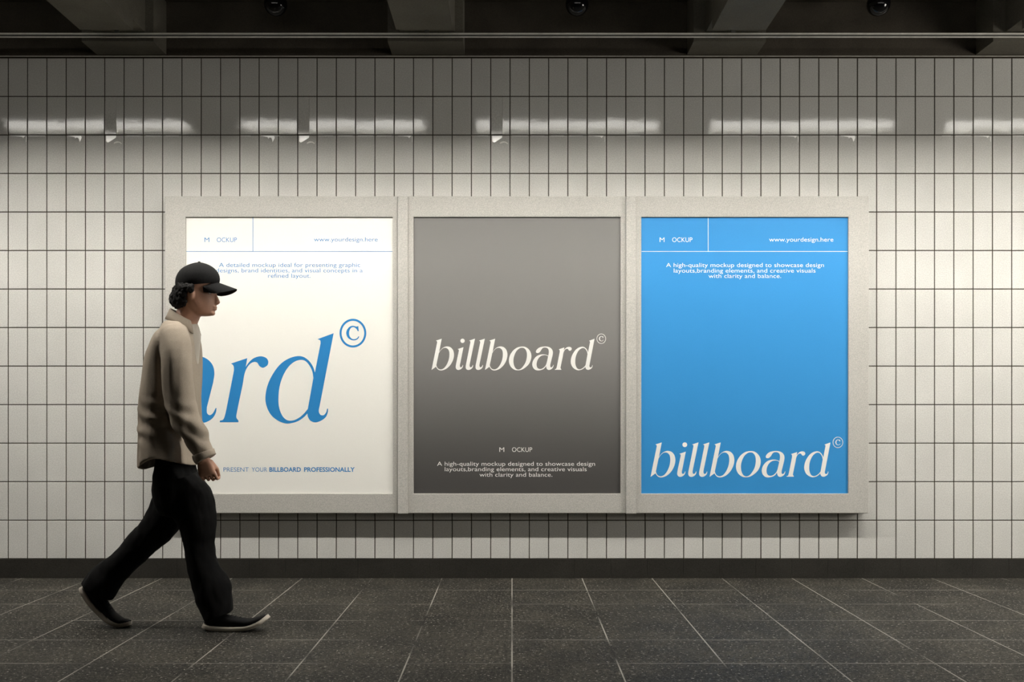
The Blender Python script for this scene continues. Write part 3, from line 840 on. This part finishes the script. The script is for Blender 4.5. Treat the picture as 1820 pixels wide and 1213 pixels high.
# shoes: built along the line of the sole
def shoe(path, y, name='shoe'):
    """path: photo points of the sole's underside from heel to toe"""
    rows = resample([(p[0], p[1]) for p in path], 6)
    pts = [P(q[0], q[1], y) for q in rows]; n = len(pts)
    def frame(i):
        a, b = pts[max(i-1, 0)], pts[min(i+1, n-1)]; d = (b - a).normalized(); return d, Vector((-d.z, 0, d.x))
    wid = lambda s: np.interp(s, [0, .03, .10, .3, .5, .7, .85, .95, 1], [.010, .024, .033, .034, .036, .047, .044, .028, .008])
    hgt_ = lambda s: np.interp(s, [0, .04, .12, .25, .38, .5, .65, .8, .92, 1], [.040, .062, .070, .074, .076, .066, .050, .040, .032, .014])
    soleh = lambda s: np.interp(s, [0, .1, .5, .8, 1], [.024, .024, .023, .022, .020])
    def rings_(kind):
        out = []
        for i in range(n):
            s = i/(n-1); d, u = frame(i); w = float(wid(s)); ring = []
            h0, h1 = (0, float(soleh(s))) if kind == 'sole' else (float(soleh(s)) - .004, max(float(hgt_(s)), float(soleh(s)) + .002))
            m = 24
            for k in range(m):
                t = 2*PI*k/m; ct, st = math.cos(t), math.sin(t)
                if kind == 'sole':
                    yy = (w + .004)*math.copysign(abs(ct)**.35, ct); zz = (h0 + h1)/2 + (h1 - h0)/2*math.copysign(abs(st)**.4, st)
                else:
                    top = max(0, st); nr = 1 - .42*top**2
                    yy = w*.97*math.copysign(abs(ct)**.6, ct)*nr; zz = (h0 + h1)/2 + (h1 - h0)/2*math.copysign(abs(st)**.75, st)
                ring.append(pts[i] + Vector((0, yy, 0)) + u*zz)
            out.append(ring)
        return out
    v, f = loft(rings_('upper')); sh_ = mesh_obj(name, v, f, M['shoe'], body, smooth=True)
    v, f = loft(rings_('sole')); so = mesh_obj('sole', v, f, M['sole'], sh_, smooth=True)
    so['label'] = 'off-white rubber sole'
    # laces
    vs, fs = [], []
    for s in (.46, .52, .58):
        i = int(s*(n-1)); d, u = frame(i); h = float(hgt_(i/(n-1))) + .001; w = float(wid(i/(n-1)))*.55
        prev = None
        for k in range(9):
            q = -1 + k/4; c = pts[i] + Vector((0, w*q, 0)) + u*(h - .010*q*q)
            b = len(vs)
            for m in range(6): a = 2*PI*m/6; vs.append(c + d*.0028*math.cos(a) + u*.0028*math.sin(a))
            if prev is not None: fs += [[prev+m, prev+(m+1) % 6, b+(m+1) % 6, b+m] for m in range(6)]
            prev = b
    mesh_obj('lace', vs, fs, M['shoe'], sh_, smooth=True)
    sh_['label'] = 'black low shoe with off-white sole'
    return sh_
yN = D * 0
yfront = 1.0 * (F * CH / (1121.2 - CY)) - D
yrear = F * CH / (1114.0 - CY) - D
shoe([(359.5, 1114.5), (372, 1119.5), (395, 1121), (420, 1121), (445, 1118), (466, 1109), (480, 1098)], yfront)
shoe([(142, 1045), (150, 1060), (163, 1078), (179, 1094), (195, 1106), (214, 1113.6), (234, 1111)], yrear)

# ------------------------------------------------------------------ light and camera
w = bpy.data.worlds.new('hall_ambient'); w.use_nodes = True; scene.world = w
bg = w.node_tree.nodes['Background']; bg.inputs[0].default_value = (1, .97, .9, 1); bg.inputs[1].default_value = .012
def area(name, loc, target, sx, sy, power, color=(1, .96, .88), spread=180):
    l = bpy.data.lights.new(name, 'AREA'); l.shape = 'RECTANGLE'; l.size = sx; l.size_y = sy; l.energy = power; l.color = color; l.spread = math.radians(spread)
    o = bpy.data.objects.new(name, l); COL.objects.link(o); o.location = loc
    o.rotation_euler = (Vector(target) - Vector(loc)).to_track_quat('-Z', 'Y').to_euler()
    return o
area('side_hall_light', (6.0, -2.7, 1.8), (1.2, 0, 1.2), 1.6, 1.4, 120)


cam = bpy.data.cameras.new('camera'); cam.sensor_width = 36; cam.sensor_fit = 'HORIZONTAL'
cam.lens = 36 * F / 1820; cam.shift_y = (CY - 606.5) / 1820; cam.shift_x = 0
cam.clip_start = .05
co = bpy.data.objects.new('camera', cam); COL.objects.link(co)
co.location = (0, -D, CH); co.rotation_euler = (PI/2, 0, 0)
scene.camera = co
scene.view_settings.view_transform = 'Standard'; scene.view_settings.look = 'None'
scene.view_settings.exposure = 0; scene.view_settings.gamma = 1; scene.view_settings.use_curve_mapping = False
scene.cycles.max_bounces = 6
